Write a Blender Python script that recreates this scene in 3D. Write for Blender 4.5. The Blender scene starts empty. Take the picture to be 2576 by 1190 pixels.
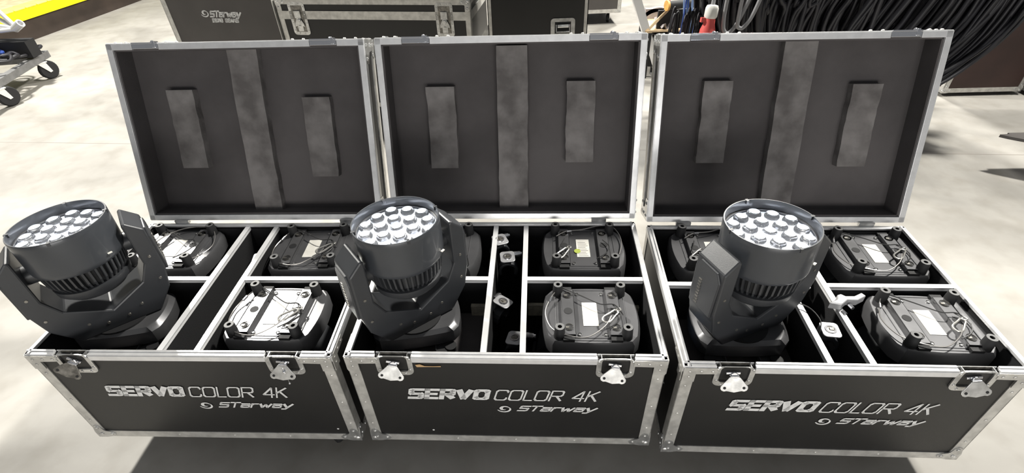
import bpy, bmesh, math, random
from mathutils import Vector, Matrix
random.seed(7)
S = bpy.context.scene
col = S.collection
R = math.radians

# ------------------------------------------------------------------ camera, light, exposure
PITCH, ROLL, CAMH, FPX = R(38.0756), R(2.1878), 1.8006, 1299.91
rt = Vector((1, 0, 0)); fw = Vector((0, math.cos(PITCH), -math.sin(PITCH))); up = Vector((0, math.sin(PITCH), math.cos(PITCH)))
cr = rt*math.cos(ROLL) - up*math.sin(ROLL); cu = rt*math.sin(ROLL) + up*math.cos(ROLL)
cam = bpy.data.cameras.new('camera'); cam.sensor_width = 36; cam.lens = 36*FPX/2576; cam.clip_start = .02
co = bpy.data.objects.new('camera', cam); col.objects.link(co); S.camera = co
M4 = Matrix((cr, cu, -fw)).transposed().to_4x4(); M4.translation = (0, 0, CAMH); co.matrix_world = M4

w = bpy.data.worlds.new('hall_air'); S.world = w; w.use_nodes = True
w.node_tree.nodes['Background'].inputs[0].default_value = (.93, .96, 1, 1)
w.node_tree.nodes['Background'].inputs[1].default_value = .19

def lamp(name, loc, target, power, sx, sy, colr=(1, .97, .9)):
    l = bpy.data.lights.new(name, 'AREA'); l.energy = power; l.shape = 'RECTANGLE'; l.size = sx; l.size_y = sy; l.color = colr
    o = bpy.data.objects.new(name, l); col.objects.link(o); o.location = loc
    o.rotation_euler = (Vector(target)-Vector(loc)).to_track_quat('-Z', 'Y').to_euler(); return o
lamp('hall_lamp', (-4.7, 5.7, 6.0), (-1, 1.6, 0), 1180, .5, .5)
lamp('hall_lamp', (3.9, 3.75, 6.6), (1, 1.6, 0), 820, .5, .5)
lamp('hall_lamp', (3.4, 8.6, 6.5), (3.2, 5, 0), 950, 1, 1)  # added unseen lamp that brightens the floor at the back right
lamp('hall_doorway_light', (.4, -4.5, 1.1), (0, 1.5, .8), 165, 4.5, 1.4, (1, .98, .95))
S.view_settings.view_transform = 'Standard'; S.view_settings.look = 'None'
S.view_settings.exposure = 0.0; S.view_settings.gamma = 1; S.view_settings.use_curve_mapping = False

# ------------------------------------------------------------------ materials
def mat(name, c, rough=.5, metal=0., noise=0., nscale=20., bump=0., bscale=60., spec=.5, trans=0., c2=None, coat=0.):
    m = bpy.data.materials.new(name); m.use_nodes = True; nt = m.node_tree; b = nt.nodes['Principled BSDF']
    b.inputs['Base Color'].default_value = (*c, 1); b.inputs['Roughness'].default_value = rough
    b.inputs['Metallic'].default_value = metal; b.inputs['Specular IOR Level'].default_value = spec
    b.inputs['Transmission Weight'].default_value = trans; b.inputs['Coat Weight'].default_value = coat
    tc = nt.nodes.new('ShaderNodeTexCoord')
    if noise or c2:
        n = nt.nodes.new('ShaderNodeTexNoise'); n.inputs['Scale'].default_value = nscale; n.inputs['Detail'].default_value = 6
        nt.links.new(tc.outputs['Object'], n.inputs['Vector'])
        r = nt.nodes.new('ShaderNodeValToRGB'); r.color_ramp.elements[0].position = .35; r.color_ramp.elements[1].position = .65
        a = c2 if c2 else tuple(max(0, x*(1-noise)) for x in c); bb = c if c2 else tuple(min(1, x*(1+noise)) for x in c)
        r.color_ramp.elements[0].color = (*a, 1); r.color_ramp.elements[1].color = (*bb, 1)
        nt.links.new(n.outputs['Fac'], r.inputs['Fac']); nt.links.new(r.outputs['Color'], b.inputs['Base Color'])
    if bump:
        n2 = nt.nodes.new('ShaderNodeTexNoise'); n2.inputs['Scale'].default_value = bscale; n2.inputs['Detail'].default_value = 4
        nt.links.new(tc.outputs['Object'], n2.inputs['Vector'])
        bp = nt.nodes.new('ShaderNodeBump'); bp.inputs['Strength'].default_value = bump; bp.inputs['Distance'].default_value = .004
        nt.links.new(n2.outputs['Fac'], bp.inputs['Height']); nt.links.new(bp.outputs['Normal'], b.inputs['Normal'])
    return m
def emat(name, c, e):
    m = mat(name, (.8, .8, .8)); b = m.node_tree.nodes['Principled BSDF']; b.inputs['Emission Color'].default_value = (*c, 1); b.inputs['Emission Strength'].default_value = e; return m
M = dict(
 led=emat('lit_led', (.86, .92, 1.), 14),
 laminate=mat('black_laminate', (.012, .0116, .0112), .40, bump=.15, bscale=900, noise=.15, nscale=4),
 foam=mat('black_foam', (.105, .097, .097), .95, spec=.15, bump=.25, bscale=500, noise=.2, nscale=3),
 strip=mat('worn_grey_foam', (.24, .227, .221), .95, spec=.1, bump=1., bscale=30, c2=(.125, .116, .113), nscale=11),
 lining=mat('black_felt', (.024, .024, .025), .95, spec=.1, bump=.3, bscale=300),
 alu=mat('scuffed_aluminium', (.60, .59, .56), .42, .55, noise=.16, nscale=26, bump=.2, bscale=120),
 alurim=mat('extruded_aluminium', (.78, .78, .78), .34, .42, noise=.06, nscale=30),
 cap=mat('bright_aluminium_cap', (.86, .86, .86), .3, .12),
 woodb=mat('raw_wood', (.52, .48, .38), .8, c2=(.34, .31, .25), nscale=60),
 zinc=mat('zinc_steel', (.62, .62, .61), .28, .8, noise=.2, nscale=40),
 darkzinc=mat('tarnished_steel', (.22, .21, .19), .4, .8, noise=.4, nscale=60),
 chrome=mat('bright_steel', (.8, .8, .82), .15, .95),
 rivet=mat('rivet_steel', (.50, .49, .46), .35, .7),
 paint=mat('worn_silver_lettering', (.80, .80, .79), .6, c2=(.62, .62, .61), nscale=55),
 plastic=mat('black_plastic', (.036, .038, .042), .38, noise=.1, nscale=8, bump=.08, bscale=700),
 hood=mat('black_painted_hood', (.043, .047, .054), .36, noise=.1, nscale=6, coat=.15),
 plate=mat('satin_black_metal', (.125, .125, .13), .34, .45, noise=.12, nscale=10),
 rail=mat('satin_grey_metal', (.16, .16, .165), .3, .6, noise=.12, nscale=14),
 clampm=mat('cast_grey_metal', (.46, .46, .47), .36, .4, noise=.15, nscale=20),
 rubber=mat('black_rubber', (.012, .012, .013), .7),
 rubbertop=mat('worn_rubber_rim', (.13, .13, .13), .6),
 label=mat('white_label', (.82, .80, .74), .5, c2=(.70, .68, .62), nscale=30),
 ink=mat('label_ink', (.12, .12, .13), .6),
 green=mat('yellow_green_sticker', (.42, .50, .08), .5),
 lens=mat('clear_lens', (.96, .97, 1.), .03, trans=.97, spec=.8),
 white=emat('glowing_reflector', (.84, .90, 1.), .85),  # own glow stands for LED light falling on plate and collar
 wire=mat('steel_wire', (.30, .29, .28), .35, .7),
 wired=mat('dark_wire', (.03, .03, .03), .5),
 yellow=mat('safety_yellow', (.86, .80, .0), .5, noise=.06, nscale=8),
 yellow2=mat('faded_yellow', (.86, .76, .18), .55, noise=.1, nscale=12),
 brown=mat('dark_brown_board', (.050, .036, .028), .8, noise=.2, nscale=5),
 ply=mat('pale_plywood', (.62, .46, .28), .7, noise=.15, nscale=12),
 orange=mat('orange_wood', (.60, .32, .08), .6, noise=.2, nscale=20),
 steelgrey=mat('grey_steel', (.20, .20, .20), .5, .4, noise=.15, nscale=20),
 trusst=mat('aluminium_tube', (.80, .80, .80), .32, .55),
 blue=mat('blue_cable', (.02, .05, .22), .5), lblue=mat('pale_blue_cable', (.16, .24, .42), .5),
 bluetag=mat('blue_tag', (.10, .22, .42), .5),
 cable=mat('black_rubber_cable', (.012, .0115, .015), .5, noise=.3, nscale=5),
 gcable=mat('grey_cable', (.25, .25, .26), .5),
 red=mat('red_plastic', (.66, .10, .09), .45), wplastic=mat('white_plastic', (.75, .74, .70), .5),
 rust=mat('maroon_panel', (.042, .020, .016), .6, noise=.2, nscale=4),
 charcoal=mat('charcoal_panel', (.075, .068, .064), .55, noise=.1, nscale=4),
 pink=mat('pink_strap', (.62, .16, .17), .6), cloth=mat('grey_plastic_sheet', (.42, .39, .39), .55, c2=(.22, .2, .2), nscale=14),
 tan=mat('peeling_tape', (.55, .36, .18), .7),
)
def floor_mat():
    m = bpy.data.materials.new('polished_concrete'); m.use_nodes = True; nt = m.node_tree; N = nt.nodes.new; L = nt.links.new
    b = nt.nodes['Principled BSDF']; b.inputs['Roughness'].default_value = .55; b.inputs['Specular IOR Level'].default_value = .35
    tc = N('ShaderNodeTexCoord')
    n1 = N('ShaderNodeTexNoise'); n1.inputs['Scale'].default_value = 1.3; n1.inputs['Detail'].default_value = 8; n1.inputs['Distortion'].default_value = .8
    n2 = N('ShaderNodeTexNoise'); n2.inputs['Scale'].default_value = 7; n2.inputs['Detail'].default_value = 9
    L(tc.outputs['Object'], n1.inputs['Vector']); L(tc.outputs['Object'], n2.inputs['Vector'])
    r = N('ShaderNodeValToRGB'); r.color_ramp.elements[0].position = .36; r.color_ramp.elements[0].color = (.27, .258, .236, 1)
    r.color_ramp.elements[1].position = .6; r.color_ramp.elements[1].color = (.36, .345, .318, 1)
    L(n1.outputs['Fac'], r.inputs['Fac'])
    r2 = N('ShaderNodeValToRGB'); r2.color_ramp.elements[0].position = .3; r2.color_ramp.elements[0].color = (.86, .85, .83, 1)
    r2.color_ramp.elements[1].position = .55; r2.color_ramp.elements[1].color = (1, 1, 1, 1); L(n2.outputs['Fac'], r2.inputs['Fac'])
    mx = N('ShaderNodeMix'); mx.data_type = 'RGBA'; mx.blend_type = 'MULTIPLY'; mx.inputs[0].default_value = 1
    L(r.outputs['Color'], mx.inputs[6]); L(r2.outputs['Color'], mx.inputs[7])
    # saw-cut joint running across the slab
    sp = N('ShaderNodeSeparateXYZ'); L(tc.outputs['Object'], sp.inputs[0])
    a = N('ShaderNodeMath'); a.operation = 'MULTIPLY_ADD'; a.inputs[1].default_value = .105; L(sp.outputs['X'], a.inputs[0]); L(sp.outputs['Y'], a.inputs[2])
    s_ = N('ShaderNodeMath'); s_.operation = 'SUBTRACT'; L(a.outputs[0], s_.inputs[0]); s_.inputs[1].default_value = 3.33
    ab = N('ShaderNodeMath'); ab.operation = 'ABSOLUTE'; L(s_.outputs[0], ab.inputs[0])
    gt = N('ShaderNodeMath'); gt.operation = 'LESS_THAN'; L(ab.outputs[0], gt.inputs[0]); gt.inputs[1].default_value = .004
    mx2 = N('ShaderNodeMix'); mx2.data_type = 'RGBA'; L(gt.outputs[0], mx2.inputs[0]); L(mx.outputs[2], mx2.inputs[6]); mx2.inputs[7].default_value = (.22, .2, .18, 1)
    L(mx2.outputs[2], b.inputs['Base Color'])
    bp = N('ShaderNodeBump'); bp.inputs['Strength'].default_value = .12; L(n2.outputs['Fac'], bp.inputs['Height']); L(bp.outputs['Normal'], b.inputs['Normal'])
    return m

# ------------------------------------------------------------------ mesh helpers
class MB:
    """collects shapes into one bmesh"""
    def __init__(s): s.bm = bmesh.new()
    def box(s, x0, x1, y0, y1, z0, z1, m=None):
        v = [s.bm.verts.new(Vector(p) if m is None else m @ Vector(p)) for p in
             ((x0,y0,z0),(x1,y0,z0),(x1,y1,z0),(x0,y1,z0),(x0,y0,z1),(x1,y0,z1),(x1,y1,z1),(x0,y1,z1))]
        for f in ((0,3,2,1),(4,5,6,7),(0,1,5,4),(1,2,6,5),(2,3,7,6),(3,0,4,7)): s.bm.faces.new([v[i] for i in f])
        return s
    def prism(s, pts, h0, h1, m=Matrix(), hole=None):
        """polygon pts in local xy, extruded along local z from h0 to h1"""
        n = len(pts)
        a = [s.bm.verts.new(m @ Vector((x, y, h0))) for x, y in pts]; b = [s.bm.verts.new(m @ Vector((x, y, h1))) for x, y in pts]
        for i in range(n): j = (i+1) % n; s.bm.faces.new((a[i], a[j], b[j], b[i]))
        if hole:
            k = len(hole); c = [s.bm.verts.new(m @ Vector((x, y, h0))) for x, y in hole]; d = [s.bm.verts.new(m @ Vector((x, y, h1))) for x, y in hole]
            for i in range(k): j = (i+1) % k; s.bm.faces.new((c[j], c[i], d[i], d[j]))
            for ring, inn in ((a, c), (b, d)):
                for i in range(n): s.bm.faces.new((ring[i], ring[(i+1) % n], inn[(i+1) % n], inn[i]))
        else:
            s.bm.faces.new(list(reversed(a))); s.bm.faces.new(b)
        return s
    def lathe(s, prof, n=24, m=Matrix(), cap=(True, True)):
        rings = []
        for r, z in prof: rings.append([s.bm.verts.new(m @ Vector((r*math.cos(2*math.pi*i/n), r*math.sin(2*math.pi*i/n), z))) for i in range(n)])
        for a, b in zip(rings, rings[1:]):
            for i in range(n): j = (i+1) % n; s.bm.faces.new((a[i], a[j], b[j], b[i]))
        if cap[0]: s.bm.faces.new(list(reversed(rings[0])))
        if cap[1]: s.bm.faces.new(rings[-1])
        return s
    def cyl(s, p0, p1, r, n=12, r1=None):
        p0, p1 = Vector(p0), Vector(p1); d = p1-p0; m = Matrix.Translation(p0) @ d.to_track_quat('Z', 'Y').to_matrix().to_4x4()
        return s.lathe([(r, 0), (r if r1 is None else r1, d.length)], n, m)
    def tube(s, pts, r, n=6, sm=6, closed=False):
        P = smooth(pts, sm, closed); rings = []; prev = None
        for i, p in enumerate(P):
            t = (P[(i+1) % len(P)] - P[i-1]) if closed or 0 < i < len(P)-1 else (P[1]-P[0] if i == 0 else P[-1]-P[-2])
            if t.length < 1e-9: t = Vector((0, 0, 1))
            t.normalize()
            if prev is None: a = t.orthogonal().normalized()
            else: a = prev - t*prev.dot(t); a = a.normalized() if a.length > 1e-6 else t.orthogonal().normalized()
            prev = a; b = t.cross(a)
            rings.append([s.bm.verts.new(p + a*(r*math.cos(2*math.pi*k/n)) + b*(r*math.sin(2*math.pi*k/n))) for k in range(n)])
        for a, b in zip(rings, rings[1:] + ([rings[0]] if closed else [])):
            for k in range(n): j = (k+1) % n; s.bm.faces.new((a[k], a[j], b[j], b[k]))
        if not closed: s.bm.faces.new(list(reversed(rings[0]))); s.bm.faces.new(rings[-1])
        return s
    def sphere(s, c, r, u=14, v=8, m=None):
        mm = Matrix.Translation(c) @ Matrix.Scale(r, 4); mm = mm if m is None else m @ mm
        bmesh.ops.create_uvsphere(s.bm, u_segments=u, v_segments=v, radius=1, matrix=mm); return s
    def build(s, name, material, parent=None, bevel=0, sh=False, auto=True):
        bmesh.ops.recalc_face_normals(s.bm, faces=s.bm.faces)
        me = bpy.data.meshes.new(name); s.bm.to_mesh(me); s.bm.free()
        o = bpy.data.objects.new(name, me); col.objects.link(o); me.materials.append(M[material] if isinstance(material, str) else material)
        if sh:
            for p in me.polygons: p.use_smooth = True
            if auto: me.set_sharp_from_angle(angle=R(38))
        if bevel:
            b = o.modifiers.new('edge_round', 'BEVEL'); b.width = bevel; b.segments = 2; b.limit_method = 'ANGLE'; b.angle_limit = R(35)
        if parent: o.parent = parent
        return o
def smooth(pts, k, closed=False):
    P = [Vector(p) for p in pts]
    if k <= 1 or len(P) < 3: return P
    out = []; n = len(P)
    for i in range(n if closed else n-1):
        p0 = P[i-1] if (i > 0 or closed) else P[0]; p1 = P[i]; p2 = P[(i+1) % n]; p3 = P[(i+2) % n] if (closed or i+2 < n) else P[-1]
        for j in range(k):
            t = j/k; out.append(.5*((2*p1)+(-p0+p2)*t+(2*p0-5*p1+4*p2-p3)*t*t+(-p0+3*p1-3*p2+p3)*t**3))
    if not closed: out.append(P[-1])
    return out
def rrect(x0, x1, y0, y1, r, k=4):
    out = []
    for cx, cy, a0 in ((x1-r, y1-r, 0), (x0+r, y1-r, 90), (x0+r, y0+r, 180), (x1-r, y0+r, 270)):
        for i in range(k+1): a = R(a0+90*i/k); out.append((cx+r*math.cos(a), cy+r*math.sin(a)))
    return out
def circ(cx, cy, r, n=20, a0=0): return [(cx+r*math.cos(2*math.pi*i/n+a0), cy+r*math.sin(2*math.pi*i/n+a0)) for i in range(n)]
def empty(name, loc, rz=0, label=None, cat=None, group=None):
    o = bpy.data.objects.new(name, None); col.objects.link(o); o.location = loc; o.rotation_euler = (0, 0, rz); o.empty_display_size = .05
    if label: tag(o, label, cat, group)
    return o
def tag(o, label, cat, group=None, kind=None):
    o['label'] = label; o['category'] = cat
    if group: o['group'] = group
    if kind: o['kind'] = kind
    return o
FX = Matrix.Rotation(R(90), 4, 'X')      # local xy -> xz, local z -> -y
def front(y=0): return Matrix.Translation((0, y, 0)) @ FX       # polygon drawn in (x,z); extrudes towards -y

# ------------------------------------------------------------------ lettering
def glyph(ch):
    g = {
     'S': (1, [[(1,1),(.14,1),(0,.88),(0,.62),(.14,.5),(.86,.5),(1,.38),(1,.12),(.86,0),(0,0)]]),
     'E': (.85, [[(0,0),(0,1)],[(0,1),(.85,1)],[(0,.5),(.72,.5)],[(0,0),(.85,0)]]),
     'R': (1, [[(0,0),(0,1),(.86,1),(1,.88),(1,.6),(.86,.48),(0,.48)],[(.5,.48),(1,0)]]),
     'V': (1.05, [[(0,1),(.5,0),(1.05,1)]]),
     'O': (1.05, [[(.16,0),(0,.14),(0,.86),(.16,1),(.89,1),(1.05,.86),(1.05,.14),(.89,0),(.16,0)]]),
     'C': (1, [[(1,.8),(1,.88),(.86,1),(.16,1),(0,.86),(0,.14),(.16,0),(.86,0),(1,.12),(1,.22)]]),
     'L': (.7, [[(0,1),(0,0),(.7,0)]]),
     '4': (.95, [[(.75,0),(.75,1),(0,.28),(.95,.28)]]),
     'K': (.9, [[(0,0),(0,1)],[(.85,1),(0,.46)],[(.3,.6),(.9,0)]]),
     'B': (.85, [[(0,0),(0,1),(.7,1),(.8,.9),(.8,.6),(.7,.5),(0,.5)],[(.7,.5),(.85,.4),(.85,.1),(.75,0),(0,0)]]),
     'A': (.95, [[(0,0),(.47,1),(.95,0)],[(.2,.3),(.75,.3)]]),
     'M': (1.1, [[(0,0),(0,1),(.55,.3),(1.1,1),(1.1,0)]]),
     'T': (.9, [[(0,1),(.9,1)],[(.42,1),(.42,0)]]),
     'a': (.8, [[(0,.74),(.66,.74),(.8,.62),(.8,0),(.12,0),(0,.1),(0,.3),(.12,.42),(.8,.42)]]),
     'r': (.6, [[(0,0),(0,.74)],[(0,.55),(.2,.74),(.6,.74)]]),
     'w': (1.15, [[(0,.74),(.3,0),(.58,.6),(.86,0),(1.15,.74)]]),
     'y': (.9, [[(0,.74),(.42,0)],[(.9,.74),(.3,-.3),(0,-.3)]]),
     's': (.85, [[(.85,.95),(.12,.95),(0,.85),(0,.6),(.12,.5),(.73,.5),(.85,.4),(.85,.1),(.73,0),(0,0)]]),
    }
    return g[ch]
def quad(bm, pts, m): bm.faces.new([bm.verts.new(m @ Vector((x, y, 0))) for x, y in pts])
def stroke(bm, P, w, m, sx, sy, ox, oy, slant, wv=None):
    """ribbon along P; horizontals w thick, verticals wv; sheared by slant afterwards"""
    wv = wv or w; Q = [Vector((ox+x*sx, oy+y*sy)) for x, y in P]; n = len(Q); closed = (Q[0]-Q[-1]).length < 1e-6
    lo, hi = (oy-w/2 if min(p[1] for p in P) >= 0 else -9), oy+sy+w/2
    def ext(i, d, ww):
        if 0 < i < n-1: o = (Q[i+1]-Q[i]) if (Q[i]-Q[i-1]).normalized().dot(d) > .999 or (Q[i]-Q[i-1]).normalized().dot(d) < -.999 else (Q[i]-Q[i-1])
        elif closed: o = Q[1]-Q[0] if abs((Q[1]-Q[0]).normalized().dot(d)) < .999 else Q[-1]-Q[-2]
        else: return (w if abs(d.x) < .5 else wv)*.5 if min(abs(d.x), abs(d.y)) < .01 else .3*min(w, wv)
        if abs(o.normalized().dot(d)) < .1: return (w if abs(d.x) < .5 else wv)*.5
        return .22*min(w, wv)
    for i, (a, b) in enumerate(zip(Q, Q[1:])):
        d = (b-a).normalized(); ww = w*abs(d.x)+wv*abs(d.y); nn = Vector((-d.y, d.x))*ww/2
        a2 = a-d*ext(i, d, ww); b2 = b+d*ext(i+1, d, ww)
        pts = []
        for p in (a2-nn, b2-nn, b2+nn, a2+nn):
            y = max(lo, min(hi, p.y)); pts.append((p.x+slant*(y-oy), y))
        quad(bm, pts, m)
def text(bm, s, x0, x1, z0, h, w, m, slant=.2, gap=.28, wv=None):
    tot = sum(glyph(c)[0] if c != ' ' else .45 for c in s) + gap*(len(s)-1)
    wx = wv or w; k = (x1-x0-wx)/(tot*h); x = x0+wx/2
    for c in s:
        if c == ' ': x += (.45+gap)*h*k; continue
        W, st = glyph(c)
        for P in st: stroke(bm, P, w, m, h*k, h-w, x, z0+w/2, slant, wv)
        x += (W+gap)*h*k
def swirl(bm, cx, cz, r, m):
    """round whirl emblem made of three tapering crescents"""
    for a0, rr, span, wd in ((200, 1., 215, .30), (20, .72, 220, .30), (110, .42, 200, .26)):
        n = 16; prev = None
        for i in range(n+1):
            t = i/n; a = R(a0+span*t); rad = r*rr*(1-.30*t); ww = r*wd*math.sin(math.pi*min(1, .12+t*.88))**.7
            o_ = ((rad+ww/2)*math.cos(a)*1.25+cx, (rad+ww/2)*math.sin(a)+cz); i_ = ((rad-ww/2)*math.cos(a)*1.25+cx, (rad-ww/2)*math.sin(a)+cz)
            if prev: quad(bm, [prev[0], o_, i_, prev[1]], m)
            prev = (o_, i_)
def servo_lettering(parent, m, sc=1.):
    b = MB()
    text(b.bm, 'SERVO', .160*sc, .420*sc, .380, .056, .0125, m, .22, .52, .0165*max(sc, .8))
    text(b.bm, 'COLOR 4K', .434*sc, .758*sc, .379, .056, .0052, m, .26, .26)
    o = b.build('product_lettering', 'paint', parent)
    b = MB(); swirl(b.bm, .468*sc, .334, .019, m); b.build('whirl_emblem', 'paint', parent)
    b = MB(); text(b.bm, 'sTarway', .508*sc, .757*sc, .322, .032, .0062, m, .55, .26); b.build('maker_lettering', 'paint', parent)

# ------------------------------------------------------------------ the three open flight cases
W, D, HT, HB = .95, .6644, .5926, .14
LH, LD, LDY, LDZ = .6696, .1143, .0117, .0091
CASES = [(-1.5024, 1.0548, R(-3.2221), R(18.8443)), (-.5123, 1.0014, R(-3.5912), R(17.0394)), (.4763, .9176, R(-3.9882), R(17.6528))]
UD = (.413, .530); VD = .343
LATCH = (.145, .803)

def latch(parent, u, ang, dark=False, y=0, zt=HT, flat=False):
    """recessed butterfly latch, dish in the panel, wing hanging forward"""
    t = Matrix.Translation((u, y, zt))
    b = MB()
    out = rrect(-.056, .056, -.086, -.001, .022, 5); inn = rrect(-.041, .041, -.070, .0, .014, 5)
    b.prism(out, -.001, .0030, t @ FX, hole=inn)
    b.box(-.041, .041, .0, .018, -.070, -.068, t); b.box(-.043, -.041, -.001, .018, -.07, -.002, t); b.box(.041, .043, -.001, .018, -.07, -.002, t)
    for x, z in ((-.049, -.012), (.049, -.012), (-.046, -.06), (.046, -.06), (-.03, -.078), (.0, -.078), (.03, -.078)):
        b.lathe([(.0045, 0), (.004, .0016), (.002, .0026)], 10, t @ Matrix.Translation((x, -.003, z)) @ FX)
    o = b.build('latch', 'zinc', parent, sh=True)
    b = MB(); b.box(-.0405, .0405, .016, .0175, -.068, -.003, t); b.build('latch_dish', 'darkzinc', o)
    for x in (-.029, .029): b = MB(); b.lathe([(.0095, 0), (.0095, .008), (.007, .008), (.007, .002)], 14, t @ Matrix.Translation((x, .0155, -.046)) @ FX, cap=(False, False)); b.build('rivet_ring', 'rivet', o, sh=True)
    tw = t @ Matrix.Translation((-.002, .004, -.034)) @ Matrix.Rotation(ang, 4, 'Y') @ Matrix.Rotation(R(-22), 4, 'X')
    b = MB(); b.box(-.020, .020, -.002, .006, .010, .017, tw); b.box(-.022, .018, -.010, .0, .0, .008, tw); b.cyl(tw @ Vector((0, .008, 0)), tw @ Vector((0, -.014, 0)), .0095, 12)
    b.box(-.013, .013, -.018, -.010, -.016, .0, tw); b.build('latch_cam', 'chrome', o, bevel=.0015)
    b = MB()
    prof = []
    for cx, cz, r_, a0, a1 in ((-.027, -.038, .012, 120, 300), (0, -.052, .001, 260, 280), (.027, -.038, .012, 240, 420), (.010, -.012, .009, 50, 130), (-.010, -.012, .009, 50, 130)):
        for i in range(6): a = R(a0+(a1-a0)*i/5); prof.append((cx+r_*math.cos(a), cz+r_*math.sin(a)))
    b.prism(prof, .016, .0185, tw @ FX)
    wing = b.build('latch_wing', 'darkzinc' if dark else 'zinc', o, bevel=.0008)
    for x in (-.027, .027): b = MB(); b.lathe([(.0042, 0), (.0042, .0006)], 12, tw @ Matrix.Translation((x, -.0186, -.038)) @ FX); b.build('wing_hole', 'rubber', o)
    return o

def ball(parent, c, sx, sy, sz, name='ball_corner'):
    """ball corner cap: knob plus three riveted lobes lying on the panels"""
    b = MB(); x, y, z = c
    b.sphere((x-sx*.010, y-sy*.010, z-sz*.010), .0175)
    for f in range(3):
        ax = [Vector((sx, 0, 0)), Vector((0, sy, 0)), Vector((0, 0, sz))]
        nrm = ax[f]; p, q = ax[(f+1) % 3], ax[(f+2) % 3]
        mm = Matrix((p.normalized(), q.normalized(), nrm.normalized())).transposed().to_4x4(); mm.translation = Vector(c)
        pts = [(.003, .003), (-.03, .003), (-.062, -.006), (-.068, -.018), (-.058, -.030), (-.040, -.034), (-.034, -.040), (-.030, -.058), (-.018, -.068), (-.006, -.062), (.003, -.03)]
        b.prism(pts, .0, .0034, mm)
        for u_, v_ in ((-.054, -.017), (-.017, -.054), (-.019, -.019)):
            b.lathe([(.0065, .0030), (.006, .005), (.003, .0068)], 10, mm @ Matrix.Translation((u_, v_, 0)))
    return b.build(name, 'zinc', parent, sh=True)

def caster(parent, x, y, top, r=.05, rz=0):
    b = MB(); m = Matrix.Translation((x, y, 0)) @ Matrix.Rotation(rz, 4, 'Z')
    b.box(-.045, .045, -.04, .04, top-.006, top, m)
    b.lathe([(.03, top-.022), (.03, top-.006)], 16, m)
    for s in (-1, 1): b.prism([(-.028, top-.022), (.028, top-.022), (.012+.02, r-.01), (.02, r-.014), (.0, r-.0)], s*.021-.0015, s*.021+.0015, m @ FX)
    f = b.build('caster_fork', 'zinc', parent)
    b = MB(); b.lathe([(r*.55, -.016), (r*.92, -.016), (r, -.009), (r, .009), (r*.92, .016), (r*.55, .016)], 24, m @ Matrix.Translation((.02, 0, r)) @ FX)
    b.build('caster_wheel', 'rubber', f, sh=True)

def rivets(b, pts, m):
    for p in pts: b.lathe([(.005, 0), (.0046, .0014), (.002, .0026)], 8, m @ Matrix.Translation((p[0], p[1], 0)))

def foam_strip(parent, u0, u1, h0, h1, y, k, jag=.004):
    """foam block glued in the lid, its long edges slightly torn"""
    rs = random.Random(k); n = 14; L = []; Rr = []
    off = 0
    for i in range(n+1):
        h = h0+(h1-h0)*i/n
        if rs.random() < .2: off = rs.uniform(-jag, jag)*.5
        L.append((u0+off+rs.uniform(-.0015, .0015), h)); Rr.append((u1+off+rs.uniform(-.0015, .0015), h))
    b = MB(); b.prism(L+Rr[::-1], 0, .034, front(y))
    return b.build('foam_strip', 'strip', parent)

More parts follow.
